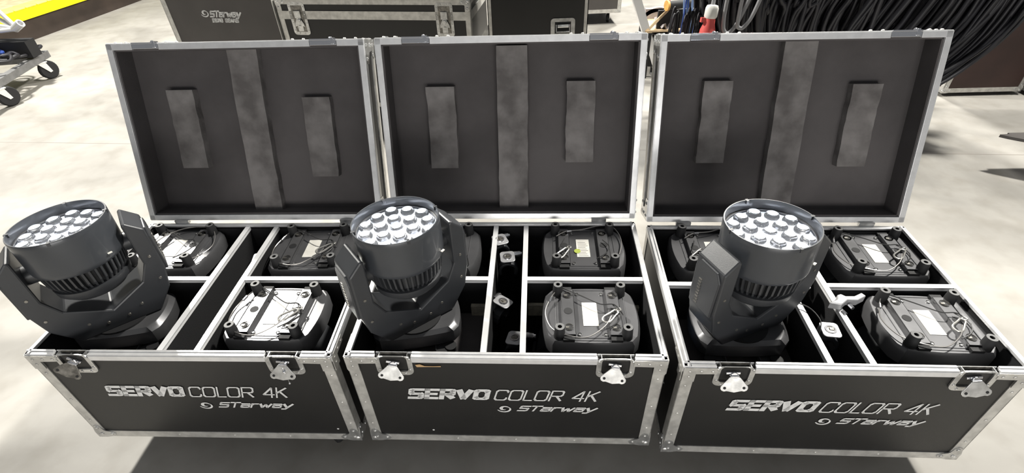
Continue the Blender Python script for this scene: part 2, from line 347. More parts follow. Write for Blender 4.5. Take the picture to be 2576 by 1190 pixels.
STRIPS = [((.148, .252, .201, .503), (.412, .525, .022, .645), (.671, .778, .162, .469)),
          ((.158, .265, .190, .498), (.424, .538, .020, .638), (.681, .787, .210, .512)),
          ((.175, .277, .216, .514), (.437, .550, .045, .643), (.694, .796, .201, .498))]
def flight_case(i, label):
    x, y, yaw, ang = CASES[i]
    root = empty('flight_case', (x, y, 0), yaw, label, 'flight case', 'open flight cases of moving heads')
    t = .011
    b = MB()    # outer panels, open box
    b.box(.002, W-.002, .002, .002+t, HB, HT-.012); b.box(.002, W-.002, D-.002-t, D-.002, HB, HT-.012)
    b.box(.002, .002+t, .002, D-.002, HB, HT-.012); b.box(W-.002-t, W-.002, .002, D-.002, HB, HT-.012)
    b.box(.002, W-.002, .002, D-.002, HB, HB+t)
    b.build('body', 'laminate', root)
    b = MB()    # felt lining
    a = .013; c = .018
    b.box(a, W-a, a, c, HB+t, HT-.014); b.box(a, W-a, D-c, D-a, HB+t, HT-.014); b.box(a, c, a, D-a, HB+t, HT-.014); b.box(W-c, W-a, a, D-a, HB+t, HT-.014)
    b.box(a, W-a, a, D-a, HB+t, HB+t+.004)
    b.build('lining', 'lining', root)
    b = MB()    # edge angles
    e = .032; k = .0025
    for zz in ((HB-k, HB+e),):
        b.box(-k+.002, W+k-.002, -k+.002, .002, *zz); b.box(0, W, D-.002, D+k-.002, *zz)
        b.box(-k+.002, .002, 0, D, *zz); b.box(W-.002, W+k-.002, 0, D, *zz)
    b.box(0, W, 0, e, HB-k, HB); b.box(0, W, D-e, D, HB-k, HB)
    for ux, s in ((0, 1), (W, -1)):
        for vy, q in ((0, 1), (D, -1)):
            x0, x1 = sorted((ux-s*(k-.002), ux+s*(e+.003))); y0, y1 = sorted((vy-q*(k-.002), vy+q*.002)); b.box(x0, x1, y0, y1, HB, HT-.012)
            x0, x1 = sorted((ux-s*(k-.002), ux+s*.002)); y0, y1 = sorted((vy-q*(k-.002), vy+q*e)); b.box(x0, x1, y0, y1, HB, HT-.012)
    ft = front(-k+.002)
    rivets(b, [(.017, .50), (.017, .36), (.017, .24), (W-.017, .50), (W-.017, .36), (W-.017, .24), (.3, HB+.015), (.5, HB+.015), (.7, HB+.015)], ft)
    b.build('edge_angle', 'alu', root)
    b = MB()    # rim extrusion, broken at the two latches on the front
    h0, h1 = HT-.027, HT
    for u0, u1 in ((0, LATCH[0]-.054), (LATCH[0]+.054, LATCH[1]-.054), (LATCH[1]+.054, W)):
        b.box(u0, u1, -.003, .004, h0, h1-.006); b.box(u0, u1, -.001, .010, h1-.008, h1-.002); b.box(u0+.002*(u0 > 0), u1-.002*(u1 < W), .010, .017, h1-.008, h1+.002)
    b.box(LATCH[0]-.054, LATCH[0]+.054, .0165, .0185, h0, h1-.002); b.box(LATCH[1]-.054, LATCH[1]+.054, .0165, .0185, h0, h1-.002)
    b.box(0, W, D-.010, D+.003, h0, h1-.002); b.box(0, W, D-.017, D-.010, h1-.008, h1)
    for s, u in ((1, 0), (-1, W)):
        for (a0, a1, z0, z1) in ((-.003, .004, h0, h1-.006), (-.001, .010, h1-.008, h1-.002), (.010, .017, h1-.008, h1+.002)):
            x0, x1 = sorted((u+s*a0, u+s*a1)); b.box(x0, x1, 0, D, z0, z1)
    b.build('rim', 'alurim', root, bevel=.0012)
    for u, s in ((0, 1), (W, -1)):    # riveted corner plates at the top front corners
        b = MB()
        b.prism([(u+s*px, HT+pz) for px, pz in [(0, -.006), (.095, -.006), (.095, -.031), (.036, -.033), (.036, -.068), (0, -.068)]], -.001, .0012, front(-.003))
        rivets(b, [(u+s*.018, HT-.022), (u+s*.018, HT-.045), (u+s*.050, HT-.020), (u+s*.082, HT-.020)], front(-.0042))
        mm = Matrix.Translation((u, 0, 0)) @ Matrix(((0, 0, -s, 0), (1, 0, 0, 0), (0, 1, 0, 0), (0, 0, 0, 1)))
        b.prism([(.0, HT-.006), (.09, HT-.006), (.09, HT-.031), (.036, HT-.033), (.036, HT-.068), (0, HT-.068)], .002, .0042, mm)
        rivets(b, [(.018, HT-.022), (.018, HT-.045), (.050, HT-.020), (.08, HT-.020)], mm @ Matrix.Translation((0, 0, .004)))
        b.build('corner_plate', 'alu', root)
    for j, (u0, u1, v0, v1) in enumerate(((UD[0]-.006, UD[0]+.006, .018, D-.018), (UD[1]-.006, UD[1]+.006, .018, D-.018), (.018, UD[0]-.009, VD-.006, VD+.006), (UD[1]+.009, W-.018, VD-.006, VD+.006))):
        b = MB(); b.box(u0, u1, v0, v1, HB+.016, HT-.010)
        d = b.build('divider', 'lining', root)
        cx = j >= 2; b = MB(); b.box(u0-(0 if cx else .003), u1+(0 if cx else .003), v0-(.003 if cx else 0), v1+(.003 if cx else 0), HT-.0095, HT-.004)
        for s in (-1, 1):
            if cx: b.box(u0, u1, (v0-.003 if s < 0 else v1+.0015), (v0-.0015 if s < 0 else v1+.003), HT-.018, HT-.005)
            else: b.box((u0-.003 if s < 0 else u1+.0015), (u0-.0015 if s < 0 else u1+.003), v0, v1, HT-.018, HT-.005)
        b.build('divider_cap', 'cap', d)
    b = MB(); b.box(.022, UD[0]-.01, .022, VD-.01, HB+.016, STAND_Z-.0005); b.build('foam_block', 'foam', root)
    la = {0: (R(35), R(4)), 1: (R(12), R(12)), 2: (R(-2), R(-8))}[i]
    latch(root, LATCH[0], la[0], dark=(i == 0)); latch(root, LATCH[1], la[1], dark=False)
    ball(root, (0, 0, HB), -1, -1, -1); ball(root, (W, 0, HB), 1, -1, -1); ball(root, (0, D, HB), -1, 1, -1); ball(root, (W, D, HB), 1, 1, -1)
    for cx, cy, rz in ((.16, .1, .4), (W-.16, .1, -.7), (.16, D-.1, .2), (W-.16, D-.1, 1.)): caster(root, cx, cy, HB-.003, .048, rz+i)
    servo_lettering(root, front(-.0002))
    for s in (0, 1):    # the same lettering on both end panels, narrower
        mm = Matrix(((0, 0, -1, .0012), (-1, 0, 0, D-.02), (0, 1, 0, 0), (0, 0, 0, 1))) if s == 0 else Matrix(((0, 0, 1, W-.0012), (1, 0, 0, .02), (0, 1, 0, 0), (0, 0, 0, 1)))
        servo_lettering(root, mm, .68)
    if i == 1:
        b = MB(); b.prism([(.208, .553), (.222, .556), (.236, .548), (.262, .5475), (.285, .549), (.285, .545), (.25, .5445), (.212, .543)], 0, .0012, front(.0)); b.build('peeling_tape', 'tan', root)
    if i == 1:
        for u0, u1, z0, z1 in ((.336, .388, .402, .472), (.540, .600, .425, .478), (.905, .932, .420, .470)):  # pale patches stand in for divider openings with lit wood behind
            b = MB(); b.box(u0, u1, .322, .3365, z0, z1); b.build('lit_opening_patch', 'woodb', root, bevel=.002)
    if i < 2:
        b = MB(); b.prism(circ(.88 if i == 0 else .22, .20, .004, 7), 0, .0008, front(.0021)); b.build('paint_chip', 'paint', root)
    # ---------------- lid
    bs = Matrix.Translation((0, D+LDY, HT+LDZ)) @ Matrix.Rotation(-ang, 4, 'X')
    b = MB(); t = .010
    b.box(.002, W-.002, LD-t, LD-.001, .002, LH-.002); b.box(.002, .002+t, .004, LD-.001, .002, LH-.002); b.box(W-.002-t, W-.002, .004, LD-.001, .002, LH-.002)
    b.box(.002, W-.002, .004, LD-.001, .002, .002+t); b.box(.002, W-.002, .004, LD-.001, LH-.002-t, LH-.002)
    lid = b.build('lid', 'laminate', root); lid.location = bs.translation; lid.rotation_euler = (-ang, 0, 0)
    b = MB(); a, c, bk = .012, .026, LD-.010
    b.box(a, W-a, bk-.016, bk, a, LH-a); b.box(a, c, .008, bk, a, LH-a); b.box(W-c, W-a, .008, bk, a, LH-a); b.box(a, W-a, .008, bk, a, c); b.box(a, W-a, .008, bk, LH-c, LH-a)
    b.build('foam_lining', 'foam', lid)
    for k, (u0, u1, q0, q1) in enumerate(STRIPS[i]): foam_strip(lid, u0, u1, q0, q1, bk-.016, i*3+k)
    b = MB()    # rim
    b.box(0, .020, 0, .010, 0, LH); b.box(W-.020, W, 0, .010, 0, LH); b.box(0, W, 0, .010, 0, .020)
    for u0, u1 in ((0, LATCH[0]-.05), (LATCH[0]+.05, LATCH[1]-.05), (LATCH[1]+.05, W)): b.box(u0, u1, 0, .010, LH-.021, LH)
    for u in LATCH: b.box(u-.05, u+.05, .010, .013, LH-.021, LH-.012)
    for x0, x1 in ((-.0025, .003), (W-.003, W+.0025)): b.box(x0, x1, .001, .026, 0, LH)
    b.box(0, W, .001, .026, LH-.003, LH+.0025)
    b.box(0, W, .001, .026, -.0025, .003)
    b.build('lid_rim', 'alurim', lid, bevel=.001)
    b = MB()
    for x0, x1 in ((-.0025, .002), (W-.002, W+.0025)): b.box(x0, x1, LD-.03, LD+.001, 0, LH)
    b.box(0, W, LD-.03, LD+.001, LH-.002, LH+.0025); b.box(0, W, LD-.03, LD+.001, -.0025, .002)
    b.box(0, .03, LD-.001, LD+.001, 0, LH); b.box(W-.03, W, LD-.001, LD+.001, 0, LH); b.box(0, W, LD-.001, LD+.001, LH-.03, LH); b.box(0, W, LD-.001, LD+.001, 0, .03)
    for u in (.03, .07, .22, .26, W-.03, W-.07, W-.22, W-.26): b.lathe([(.006, 0), (.0055, .003), (.003, .005)], 8, Matrix.Translation((u, .013, LH+.0022)))
    b.build('lid_edge_angle', 'alu', lid)
    for u in LATCH:
        b = MB(); b.box(u-.049, u+.049, .0, .002, LH-.018, LH-.001); b.box(u-.049, u+.049, -.001, .05, LH-.001, LH+.004); b.box(u-.022, u+.022, .002, .010, LH-.016, LH-.008)
        b.box(u+.03, u+.040, -.003, .02, LH-.014, LH+.008); b.sphere((u+.028, .006, LH+.004), .007, 10, 6); b.build('latch_keeper', 'chrome', lid, bevel=.001)
    for u, s in ((0, -1), (W, 1)):
        ball(lid, (u, LD, LH), s, 1, 1); ball(lid, (u, LD, 0), s, 1, -1)
        mm = Matrix.Translation((u, 0, 0)) @ Matrix(((0, 0, s, 0), (1, 0, 0, 0), (0, 1, 0, 0), (0, 0, 0, 1)))
        for zz, q in ((LH, -1), (0, 1)):
            b = MB(); b.prism([(.004, zz), (LD-.03, zz), (LD-.03, zz+q*.035), (.05, zz+q*.045), (.034, zz+q*.085), (.004, zz+q*.085)], .0025, .004, mm)
            for p in ((.018, zz+q*.02), (.018, zz+q*.068), (.06, zz+q*.02)): b.lathe([(.0065, 0), (.006, .003), (.003, .005)], 8, mm @ Matrix.Translation((p[0], p[1], .004)))
            b.build('corner_bracket', 'zinc', lid)
    for u in (.135, .812):     # hinges bridging the gap at the back
        b = MB(); b.box(u-.055, u+.055, D+.003, D+.006, HT-.05, HT-.004); b.box(u-.028, u+.028, D-.0015, D+.0045, HT-.005, HT+LDZ+.004)
        b.cyl((u-.028, D+.008, HT+.003), (u+.028, D+.008, HT+.003), .0045, 10); b.build('hinge', 'zinc', root)
    return root

# ------------------------------------------------------------------ moving heads
FT = .045; STAND_Z = .425
def base_outline(hw, hd, bul=.018, k=10):
    """plan outline with sides that swell and nearly straight front and back"""
    pts = []
    for i in range(k+1): t = -1+2*i/k; pts.append((hw-bul*t*t-(.012 if abs(t) == 1 else 0), hd*t*.94))
    for i in range(k+1): t = 1-2*i/k; pts.append(((hw-bul-.016)*t, hd-.008*t*t))
    for i in range(k+1): t = 1-2*i/k; pts.append((-(hw-bul*t*t-(.012 if abs(t) == 1 else 0)), hd*t*.94))
    for i in range(k+1): t = -1+2*i/k; pts.append(((hw-bul-.016)*t, -(hd-.008*t*t)))
    return pts
def moving_head(name, standing, yoke_rot=0, variant=0, tilt=(0, 0)):
    """upright frame: z=0 under the rubber feet, lens face at z=.455"""
    root = empty(name, (0, 0, 0)); dz = .055 if standing else 0.
    z0, z1 = FT, FT+.07
    b = MB()
    o1, o2, o3, o4 = base_outline(.148, .118), base_outline(.155, .125), base_outline(.155, .125), base_outline(.140, .112)
    rings = [(o1, z0), (o2, z0+.012), (o3, z1-.014), (o4, z1)]
    vs = [[b.bm.verts.new((x, y, z)) for x, y in o] for o, z in rings]
    for p, q in zip(vs, vs[1:]):
        n = len(p)
        for i in range(n): b.bm.faces.new((p[i], p[(i+1) % n], q[(i+1) % n], q[i]))
    b.bm.faces.new(vs[0][::-1]); b.bm.faces.new(vs[-1])
    base = b.build('base', 'plate', root, sh=True)
    if standing: base.location = (0, .012, 0); base.scale = (.95, .78, 1)
    b = MB()    # bottom plate and ridge lines
    b.box(-.062, .062, -.100, .100, z0-.002, z0+.001)
    for sx in (-1, 1): b.box(sx*.112-.0012, sx*.112+.0012, -.1, .1, z0-.0022, z0+.001)
    b.box(-.105, .105, .1085, .1105, z0-.0018, z0+.001); b.box(-.105, .105, -.1105, -.1085, z0-.0018, z0+.001)
    b.build('service_plate', 'plate', base, bevel=.0006)
    for sx in (-1, 1):
        for sy in (-1, 1): b = MB(); b.lathe([(.006, 0), (.006, .004), (.003, .004), (.003, .001)], 10, Matrix.Translation((sx*.040, sy*.088, z0-.0055)), cap=(False, True)); b.build('screw', 'zinc', base, sh=True)
    for sx in (-1, 1):     # bracket rails with locking sockets
        b = MB(); cx = sx*.073; n = 8
        b.box(cx-.021, cx+.021, -.098, .098, z0-.016, z0-.0135)
        b.box(cx-.021, cx-.0185, -.098, .098, z0-.016, z0+.001); b.box(cx+.0185, cx+.021, -.098, .098, z0-.016, z0+.001)
        rl = b.build('bracket_rail', 'rail', root, bevel=.0008)
        b = MB(); b.lathe([(.0135, 0), (.0135, .001)], 20, Matrix.Translation((cx, 0, z0-.0172))); b.build('rail_hole', 'rubber', rl)
        for sy in (-1, 1): b = MB(); b.lathe([(.0095, 0), (.0095, .001)], 16, Matrix.Translation((cx, sy*.070, z0-.0175))); b.build('rail_hole', 'rubber', rl)
        for sy in (-1, 1):
            b = MB(); b.lathe([(.0140, 0), (.0135, .0022), (.0100, .0022), (.0095, .0)], 20, Matrix.Translation((cx, sy*.070, z0-.0182)), cap=(False, False))
            b.box(cx-.010, cx+.001, sy*.070-.003, sy*.070+.004, z0-.0184, z0-.0174)
            b.build('locking_socket', 'darkzinc', rl, sh=True)
        for sy in (-1, 1):
            b = MB(); b.box(cx-.019, cx+.016, sy*.107-.009, sy*.107+.009, z0-.010, z0); b.build('rail_clip', 'rubber', rl)
    for sx in (-1, 1):
        for sy in (-1, 1):
            b = MB(); m = Matrix.Translation((sx*.103, sy*.093, 0))
            b.lathe([(.0145, 0), (.0155, .002), (.018, FT), (.019, FT+.004)], 20, m, cap=(False, True)); b.lathe([(.007, .0), (.007, .018)], 14, m, cap=(False, True))
            f = b.build('rubber_foot', 'rubber', root, sh=True)
            b = MB(); b.prism(circ(sx*.103, sy*.093, .0145), -.0002, .0012, hole=circ(sx*.103, sy*.093, .0068)); b.build('foot_rim', 'rubbertop', f)
    if not standing:
        b = MB(); b.box(-.026, .022, -.050, .052, z0-.0036, z0-.0024); lb = b.build('rating_label', 'label', root); lb['label'] = 'white printed rating label'
        b = MB()
        for i in range(9): b.box(-.020, .016-.004*(i % 3), .044-.0095*i, .0455-.0095*i, z0-.0040, z0-.0037)
        if variant == 1: b.build('label_print', 'ink', lb)
        else: b.bm.free()
        if variant == 1:
            b = MB(); b.lathe([(.012, 0), (.012, .0012)], 16, Matrix.Translation((-.024, .020, z0-.0052))); g = b.build('round_sticker', 'green', root); g['label'] = 'round yellow-green sticker'
        # safety cable with its snap hook lying over the bracket rails
        zc = z0-.020; s = {0: 1, 1: 1, 2: -1}[variant]
        paths = {0: [(-.10, -.098, zc), (-.125, -.06, zc+.004), (-.145, 0, zc+.01), (-.128, .07, zc+.006), (-.08, .105, zc), (-.02, .112, zc), (.035, .075, zc-.006), (.06, .035, zc-.012)],
                 1: [(-.10, -.05, zc), (-.06, -.075, zc-.004), (0, -.09, zc), (.06, -.115, zc+.002), (.11, -.118, zc+.004), (.135, -.08, zc+.006), (.142, -.02, zc+.008), (.125, .05, zc+.006)],
                 2: [(.09, .1, zc), (.13, .06, zc+.004), (.147, 0, zc+.008), (.125, -.07, zc+.004), (.08, -.11, zc), (.0, -.10, zc-.003), (-.05, -.05, zc-.008), (-.075, .02, zc-.010)]}[variant]
        b = MB(); b.tube(paths, .0020, 6, 8)
        sc_ = b.build('safety_cable', 'wire', root, sh=True)
        q = Vector(paths[-1])
        b = MB(); b.tube([(-.10, -.108, zc), (-.03, -.06, zc-.006), (.03, -.02, zc-.008), (.075, -.015, zc-.010), (.10, .02, zc)] if variant != 1 else [(-.07, .06, zc-.004), (-.09, .03, zc-.002), (-.08, .0, zc-.006), (-.07, -.03, zc-.004)], .0018, 6, 8)
        b.tube([(.04, .08, zc), (.075, .06, zc-.008), (.09, .02, zc-.008), (.07, -.02, zc-.006)], .0018, 6, 6)
        b.build('cable_tail', 'wired', sc_, sh=True)
        hk = {0: (.06, .03, 2.35), 1: (-.078, .055, 2.2), 2: (-.07, .02, .7)}[variant]
        hm = Matrix.Translation((hk[0], hk[1], zc-.007)) @ Matrix.Rotation(hk[2], 4, 'Z')
        b = MB(); b.tube([hm @ Vector(p) for p in ((-.030, 0, 0), (-.026, .008, 0), (-.01, .010, 0), (.02, .014, 0), (.033, .006, 0), (.033, -.006, 0), (.02, -.013, 0), (-.01, -.009, 0), (-.026, -.007, 0))], .0030, 8, 5, closed=True)
        b.tube([hm @ Vector(p) for p in ((-.045, 0, 0), (-.038, .007, .002), (-.031, 0, 0), (-.038, -.007, -.002))], .0024, 8, 5, closed=True)
        b.build('snap_hook', 'rivet', sc_, sh=True)
        b = MB(); b.cyl((paths[1][0], paths[1][1], paths[1][2]), tuple(Vector(paths[1])*.7+Vector(paths[2])*.3), .0042, 10); b.build('crimp_sleeve', 'chrome', sc_)
    # ---- yoke
    b = MB()
    half = [(.115, .118), (.170, .195), (.187, .275), (.187, .372+dz), (.145, .412+dz), (.137, .405+dz), (.137, .275+.6*dz), (.108, .232+.3*dz)]
    poly = half + [(0, .190)] + [(-x, z) for x, z in half[::-1]]
    prof = poly
    b.prism(prof, -.056, .056, FX)
    yk = b.build('yoke', 'plastic', root, bevel=.007)
    for sx in (-1, 1):
        b = MB(); b.prism([(-.046, .26), (.046, .26), (.050, .34+dz), (.034, .368+dz), (-.034, .368+dz), (-.050, .34+dz)], -.006, .006, Matrix.Translation((sx*.187, 0, 0)) @ Matrix.Rotation(R(90), 4, 'Z') @ FX)
        yc = b.build('yoke_side_cover', 'plastic', yk, bevel=.003)
        b = MB()
        for i in range(9): b.box(sx*.1935-.0008, sx*.1935+.0008, .012, .024, .272+.011*i, .276+.011*i)
        b.build('vent_slot', 'darkzinc', yk)
        b = MB(); b.cyl((sx*.112, 0, .325+dz), (sx*.139, 0, .325+dz), .03, 20); b.build('tilt_pivot', 'plastic', yk, sh=True)
        for px, pz in ((.162, .33), (.158, .24), (.075, .172), (.03, .150)):
            b = MB(); b.lathe([(.005, 0), (.0045, .0012)], 10, Matrix.Translation((sx*px, -.0562, pz)) @ FX); b.build('yoke_bolt', 'darkzinc', yk)
    b = MB(); b.lathe([(.085, z1-.001), (.085, .121)], 32); b.build('pan_bearing', 'rubber', root, sh=True)
    # ---- head
    zt, rr = .455, .127
    b = MB()
    b.lathe([(.104, .325), (.118, .327), (.123, .335), (.125, .345), (rr, .44), (rr, zt-.002), (rr-.001, zt), (rr-.004, zt), (rr-.005, zt-.003), (rr-.006, zt-.034), (rr-.010, zt-.036), (rr-.011, .40), (.05, .40)], 56, cap=(True, True))
    hd = b.build('head', 'hood', root, sh=True)
    b = MB(); n = 44     # finned heat sink
    for i in range(n):
        a = 2*math.pi*i/n; m = Matrix.Rotation(a, 4, 'Z'); b.prism([(.06, .262), (.098, .262), (.112, .285), (.118, .327), (.06, .327)], -.0028, .0028, m @ FX)
    b.lathe([(.090, .258), (.104, .327)], 32)
    b.build('heat_sink', 'plastic', hd)
    b = MB(); b.lathe([(.055, .212), (.082, .218), (.103, .240), (.106, .262), (.09, .268)], 40); b.build('rear_cap', 'plastic', hd, sh=True)
    for k, a in enumerate((80, 170, 260, 350)):
        b = MB(); m = Matrix.Rotation(R(a), 4, 'Z'); b.box(rr-.010, rr+.0015, -.004, .004, zt-.010, zt+.0008, m); b.build('hood_tab', 'plastic', hd)
    if standing:
        b = MB(); b.lathe([(rr-.0065, zt-.0345), (rr-.0065, zt-.030), (rr-.010, zt-.030), (rr-.010, zt-.0345)], 56, cap=(False, False)); b.build('inner_ring', 'plate', hd, sh=True)
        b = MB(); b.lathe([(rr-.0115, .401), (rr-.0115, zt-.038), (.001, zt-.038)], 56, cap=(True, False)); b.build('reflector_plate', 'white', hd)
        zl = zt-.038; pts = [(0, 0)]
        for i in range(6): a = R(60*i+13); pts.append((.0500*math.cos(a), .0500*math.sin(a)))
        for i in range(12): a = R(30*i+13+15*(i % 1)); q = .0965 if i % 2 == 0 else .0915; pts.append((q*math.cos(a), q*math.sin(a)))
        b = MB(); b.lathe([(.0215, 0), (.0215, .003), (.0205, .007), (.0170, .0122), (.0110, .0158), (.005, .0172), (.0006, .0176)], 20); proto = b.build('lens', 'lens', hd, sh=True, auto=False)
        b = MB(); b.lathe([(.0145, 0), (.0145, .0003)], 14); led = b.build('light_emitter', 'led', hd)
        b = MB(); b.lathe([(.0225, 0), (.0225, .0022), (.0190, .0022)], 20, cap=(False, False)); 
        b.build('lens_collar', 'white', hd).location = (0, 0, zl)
        for k, p in enumerate(pts):
            if k == 0: proto.location = (0, 0, zl+.0012); led.location = (0, 0, zl+.0004); continue
            c = proto.copy(); col.objects.link(c); c.parent = hd; c.location = (p[0], p[1], zl+.0012)
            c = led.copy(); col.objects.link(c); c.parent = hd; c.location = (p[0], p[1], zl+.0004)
        b = MB(); b.box(.04, .052, -.1245, -.118, .352, .3545, Matrix.Rotation(R(20), 4, 'Z')); bb = b.build('head_marking', 'label', hd)
    if not standing:
        pass
    for o in (yk, hd):
        o.rotation_euler = (0, 0, yoke_rot)
    if standing and (tilt[0] or tilt[1]):
        piv = Vector((0, 0, .325)); rot = Matrix.Rotation(yoke_rot, 4, 'Z') @ Matrix.Rotation(tilt[0], 4, 'X')
        hd.rotation_euler = rot.to_euler(); hd.location = piv - rot @ piv + Vector((0, 0, dz))
    return root
def copy_tree(o, parent=None):
    c = o.copy(); col.objects.link(c)
    if parent: c.parent = parent
    for ch in list(o.children): copy_tree(ch, c)
    return c
def cpos(i, u, v, z):
    x, y, yaw, _ = CASES[i]; return (x+u*math.cos(yaw)-v*math.sin(yaw), y+u*math.sin(yaw)+v*math.cos(yaw), z)

LBL = ['open black flight case at the left of the row of three',
       'open black flight case with peeling orange tape beside its left latch, middle of three',
       'open black flight case at the right of the row of three']
for i in range(3): flight_case(i, LBL[i])

# standing heads, one in the front left bay of every case
SH = [(0, .153, .207, 0, R(36)-CASES[0][2], 10, 'black moving head light standing in the left case, its bright lens face tilted up'),
      (1, .169, .212, .937-.455, R(36)-CASES[1][2], 11.7, 'black moving head light standing in the middle case, lenses facing up'),
      (2, .227, .215, .923-.455, R(20)-CASES[2][2], 1.0, 'black moving head light standing in the right case, yoke arm turned to the left rim')]
for i, u, v, z, yr, by, lb in SH:
    rz = CASES[i][2]+R(by)
    o = moving_head('moving_head_light', True, yr+CASES[i][2]-rz, tilt=(R(-3), 0))
    o.location = cpos(i, u, v, STAND_Z); o.rotation_euler = (0, 0, rz); tag(o, lb, 'stage light', 'moving heads standing upright in their cases')
# stored heads, upside down
ST = [(0, .170, .535, 2, 0, 'upside-down moving head in the back left bay of the left case'),
      (0, .712, .530, 0, 2, 'upside-down moving head in the back right bay of the left case'),
      (0, .705, .196, 0, -1, 'upside-down moving head in the front right bay of the left case'),
      (1, .205, .530, 0, 0, 'upside-down moving head mostly hidden behind the standing light in the middle case'),
      (1, .745, .530, 1, 0, 'upside-down moving head with a readable label, back right bay of the middle case'),
      (1, .745, .196, 0, 0, 'upside-down moving head in the front right bay of the middle case'),
      (2, .225, .540, 1, 0, 'upside-down moving head in the back left bay of the right case'),
      (2, .790, .530, 0, -1, 'upside-down moving head in the back right bay of the right case'),
      (2, .790, .200, 0, -2, 'upside-down moving head in the front right bay of the right case')]
protos = {}
for i, u, v, var, rz, lb in ST:
    if var not in protos: o = protos[var] = moving_head('moving_head_light', False, R(8), var)
    else: o = copy_tree(protos[var])
    x, y, z = cpos(i, u, v, .613); o.location = (x, y, z); o.rotation_euler = (math.pi, 0, CASES[i][2]+R(rz))
    tag(o, lb, 'stage light', 'moving heads stored upside down in the case bays')

# ------------------------------------------------------------------ clamps in the middle slots
def clamp(name='truss_clamp'):
    r0 = empty(name, (0, 0, 0))
    b = MB(); b.prism(rrect(-.027, .027, -.030, .030, .012), -.004, 0); b.prism([(-.027, .018), (.027, .018), (.022, .028), (-.022, .028)], -.045, -.004)
    b.build('base_plate', 'clampm', r0, bevel=.0012)
    b = MB(); b.lathe([(.0175, 0), (.0165, .0025), (.0115, .0025), (.0105, 0)], 20, cap=(False, False)); b.build('socket_ring', 'chrome', r0, sh=True)
    b = MB(); b.lathe([(.0105, 0), (.0105, .0004)], 16, Matrix.Translation((0, 0, .0002))); b.box(-.003, .009, -.003, .007, .0003, .003); b.build('socket_pin', 'darkzinc', r0)
    b = MB(); pts = []
    for k in range(13): a = R(-40+250*k/12); pts.append((.038*math.cos(a), .038*math.sin(a)))
    for k in range(12, -1, -1): a = R(-40+250*k/12); pts.append((.026*math.cos(a), .026*math.sin(a)))
    b.prism(pts, -.014, .014, Matrix.Translation((0, -.002, -.060)) @ FX)
    b.build('hook_jaw', 'plastic', r0, bevel=.003)
    b = MB(); b.cyl((.02, .045, -.03), (.052, .045, -.03), .011, 14); b.cyl((.052, .045, -.03), (.058, .045, -.03), .008, 10); b.build('clamp_bolt', 'chrome', r0, sh=True)
    return r0
cl = clamp()
CL = [(1, .432, .565, .585, 25, 4, 'truss clamp lying against the left divider at the back of the middle slot'),
      (1, .463, .487, .565, 8, 0, 'second truss clamp from the back in the middle slot, knob above its round socket'),
      (1, .455, .300, .520, 60, 12, 'truss clamp halfway down the middle case slot, tilted on its side'),
      (1, .500, .155, .500, -12, -6, 'truss clamp nearest the front rim in the middle case slot'),
      (2, .455, .355, .590, 4, 6, 'grey truss clamp beside the standing light in the right case, thick bolt to its right'),
      (2, .475, .160, .575, -6, 0, 'truss clamp with rounded plate against the left divider of the right case'),
      (0, .475, .540, .500, 10, 30, 'dark truss clamp deep in the back of the left case slot')]
for k, (i, u, v, z, rz, ry, lb) in enumerate(CL):
    o = cl if k == 0 else copy_tree(cl)
    o.location = cpos(i, u, v, z); o.rotation_euler = (R(ry*.6), R(ry), CASES[i][2]+R(rz)); tag(o, lb, 'clamp', 'truss clamps in the case slots')
# wing-shaped clamp bridge lying across the right divider of the right case
r0 = empty('clamp_jaw', cpos(2, .545, .258, .598), CASES[2][2]+R(14), 'cast clamp jaw resting across the right divider of the right case', 'clamp')
b = MB(); b.prism([(-.062, -.012), (-.03, -.004), (-.018, .012), (-.004, .014), (.004, .002), (.030, -.004), (.062, .004), (.064, .018), (.068, -.012), (.03, -.022), (0, -.012), (-.03, -.026)][:7]+[(.066, -.012), (.03, -.022), (0, -.014), (-.03, -.028)], -.004, .022); b.build('jaw', 'clampm', r0, bevel=.003)
b = MB(); b.cyl((-.02, -.03, -.01), (-.02, -.045, -.01), .007, 8); b.cyl((.005, -.022, .005), (.005, -.038, .005), .006, 8); b.build('jaw_bolt', 'chrome', r0)
# black wire looping from the right case bay over its left divider
b = MB(); P = [(.30, .225, .56), (.36, .250, .60), (.42, .232, .603), (.442, .185, .600), (.440, .155, .585), (.43, .13, .53)]
b.tube([cpos(2, *p) for p in P], .0018, 6, 8); tag(b.build('black_wire', 'wired', sh=True), 'thin black wire looping over the left divider of the right case', 'wire')
b = MB(); b.prism(rrect(-.012, .012, -.035, .035, .005), 0, .006, Matrix.Translation(cpos(2, .030, .21, .50)) @ Matrix.Rotation(R(55), 4, 'Y')); tag(b.build('blue_tag', 'bluetag'), 'small blue tag tucked beside the base of the standing light in the right case', 'tag')
# security seal hanging from the right latch of the left case
o = empty('bead_chain', cpos(0, .806, -.022, .50), CASES[0][2], 'short chrome bead chain hanging from the right latch of the left case', 'chain')
b = MB()
for k, z in enumerate((.045, .038, .031, .024, .017, -.012)): b.sphere((0, 0, z), .0038 if k else .006, 8, 6)
b.cyl((0, 0, -.012), (0, 0, .06), .0008, 5); b.build('beads', 'chrome', o, sh=True)

# ------------------------------------------------------------------ the hall floor
b = MB(); b.box(-14, 14, -6, 20, -.1, 0); fl = b.build('floor', floor_mat()); fl['kind'] = 'structure'

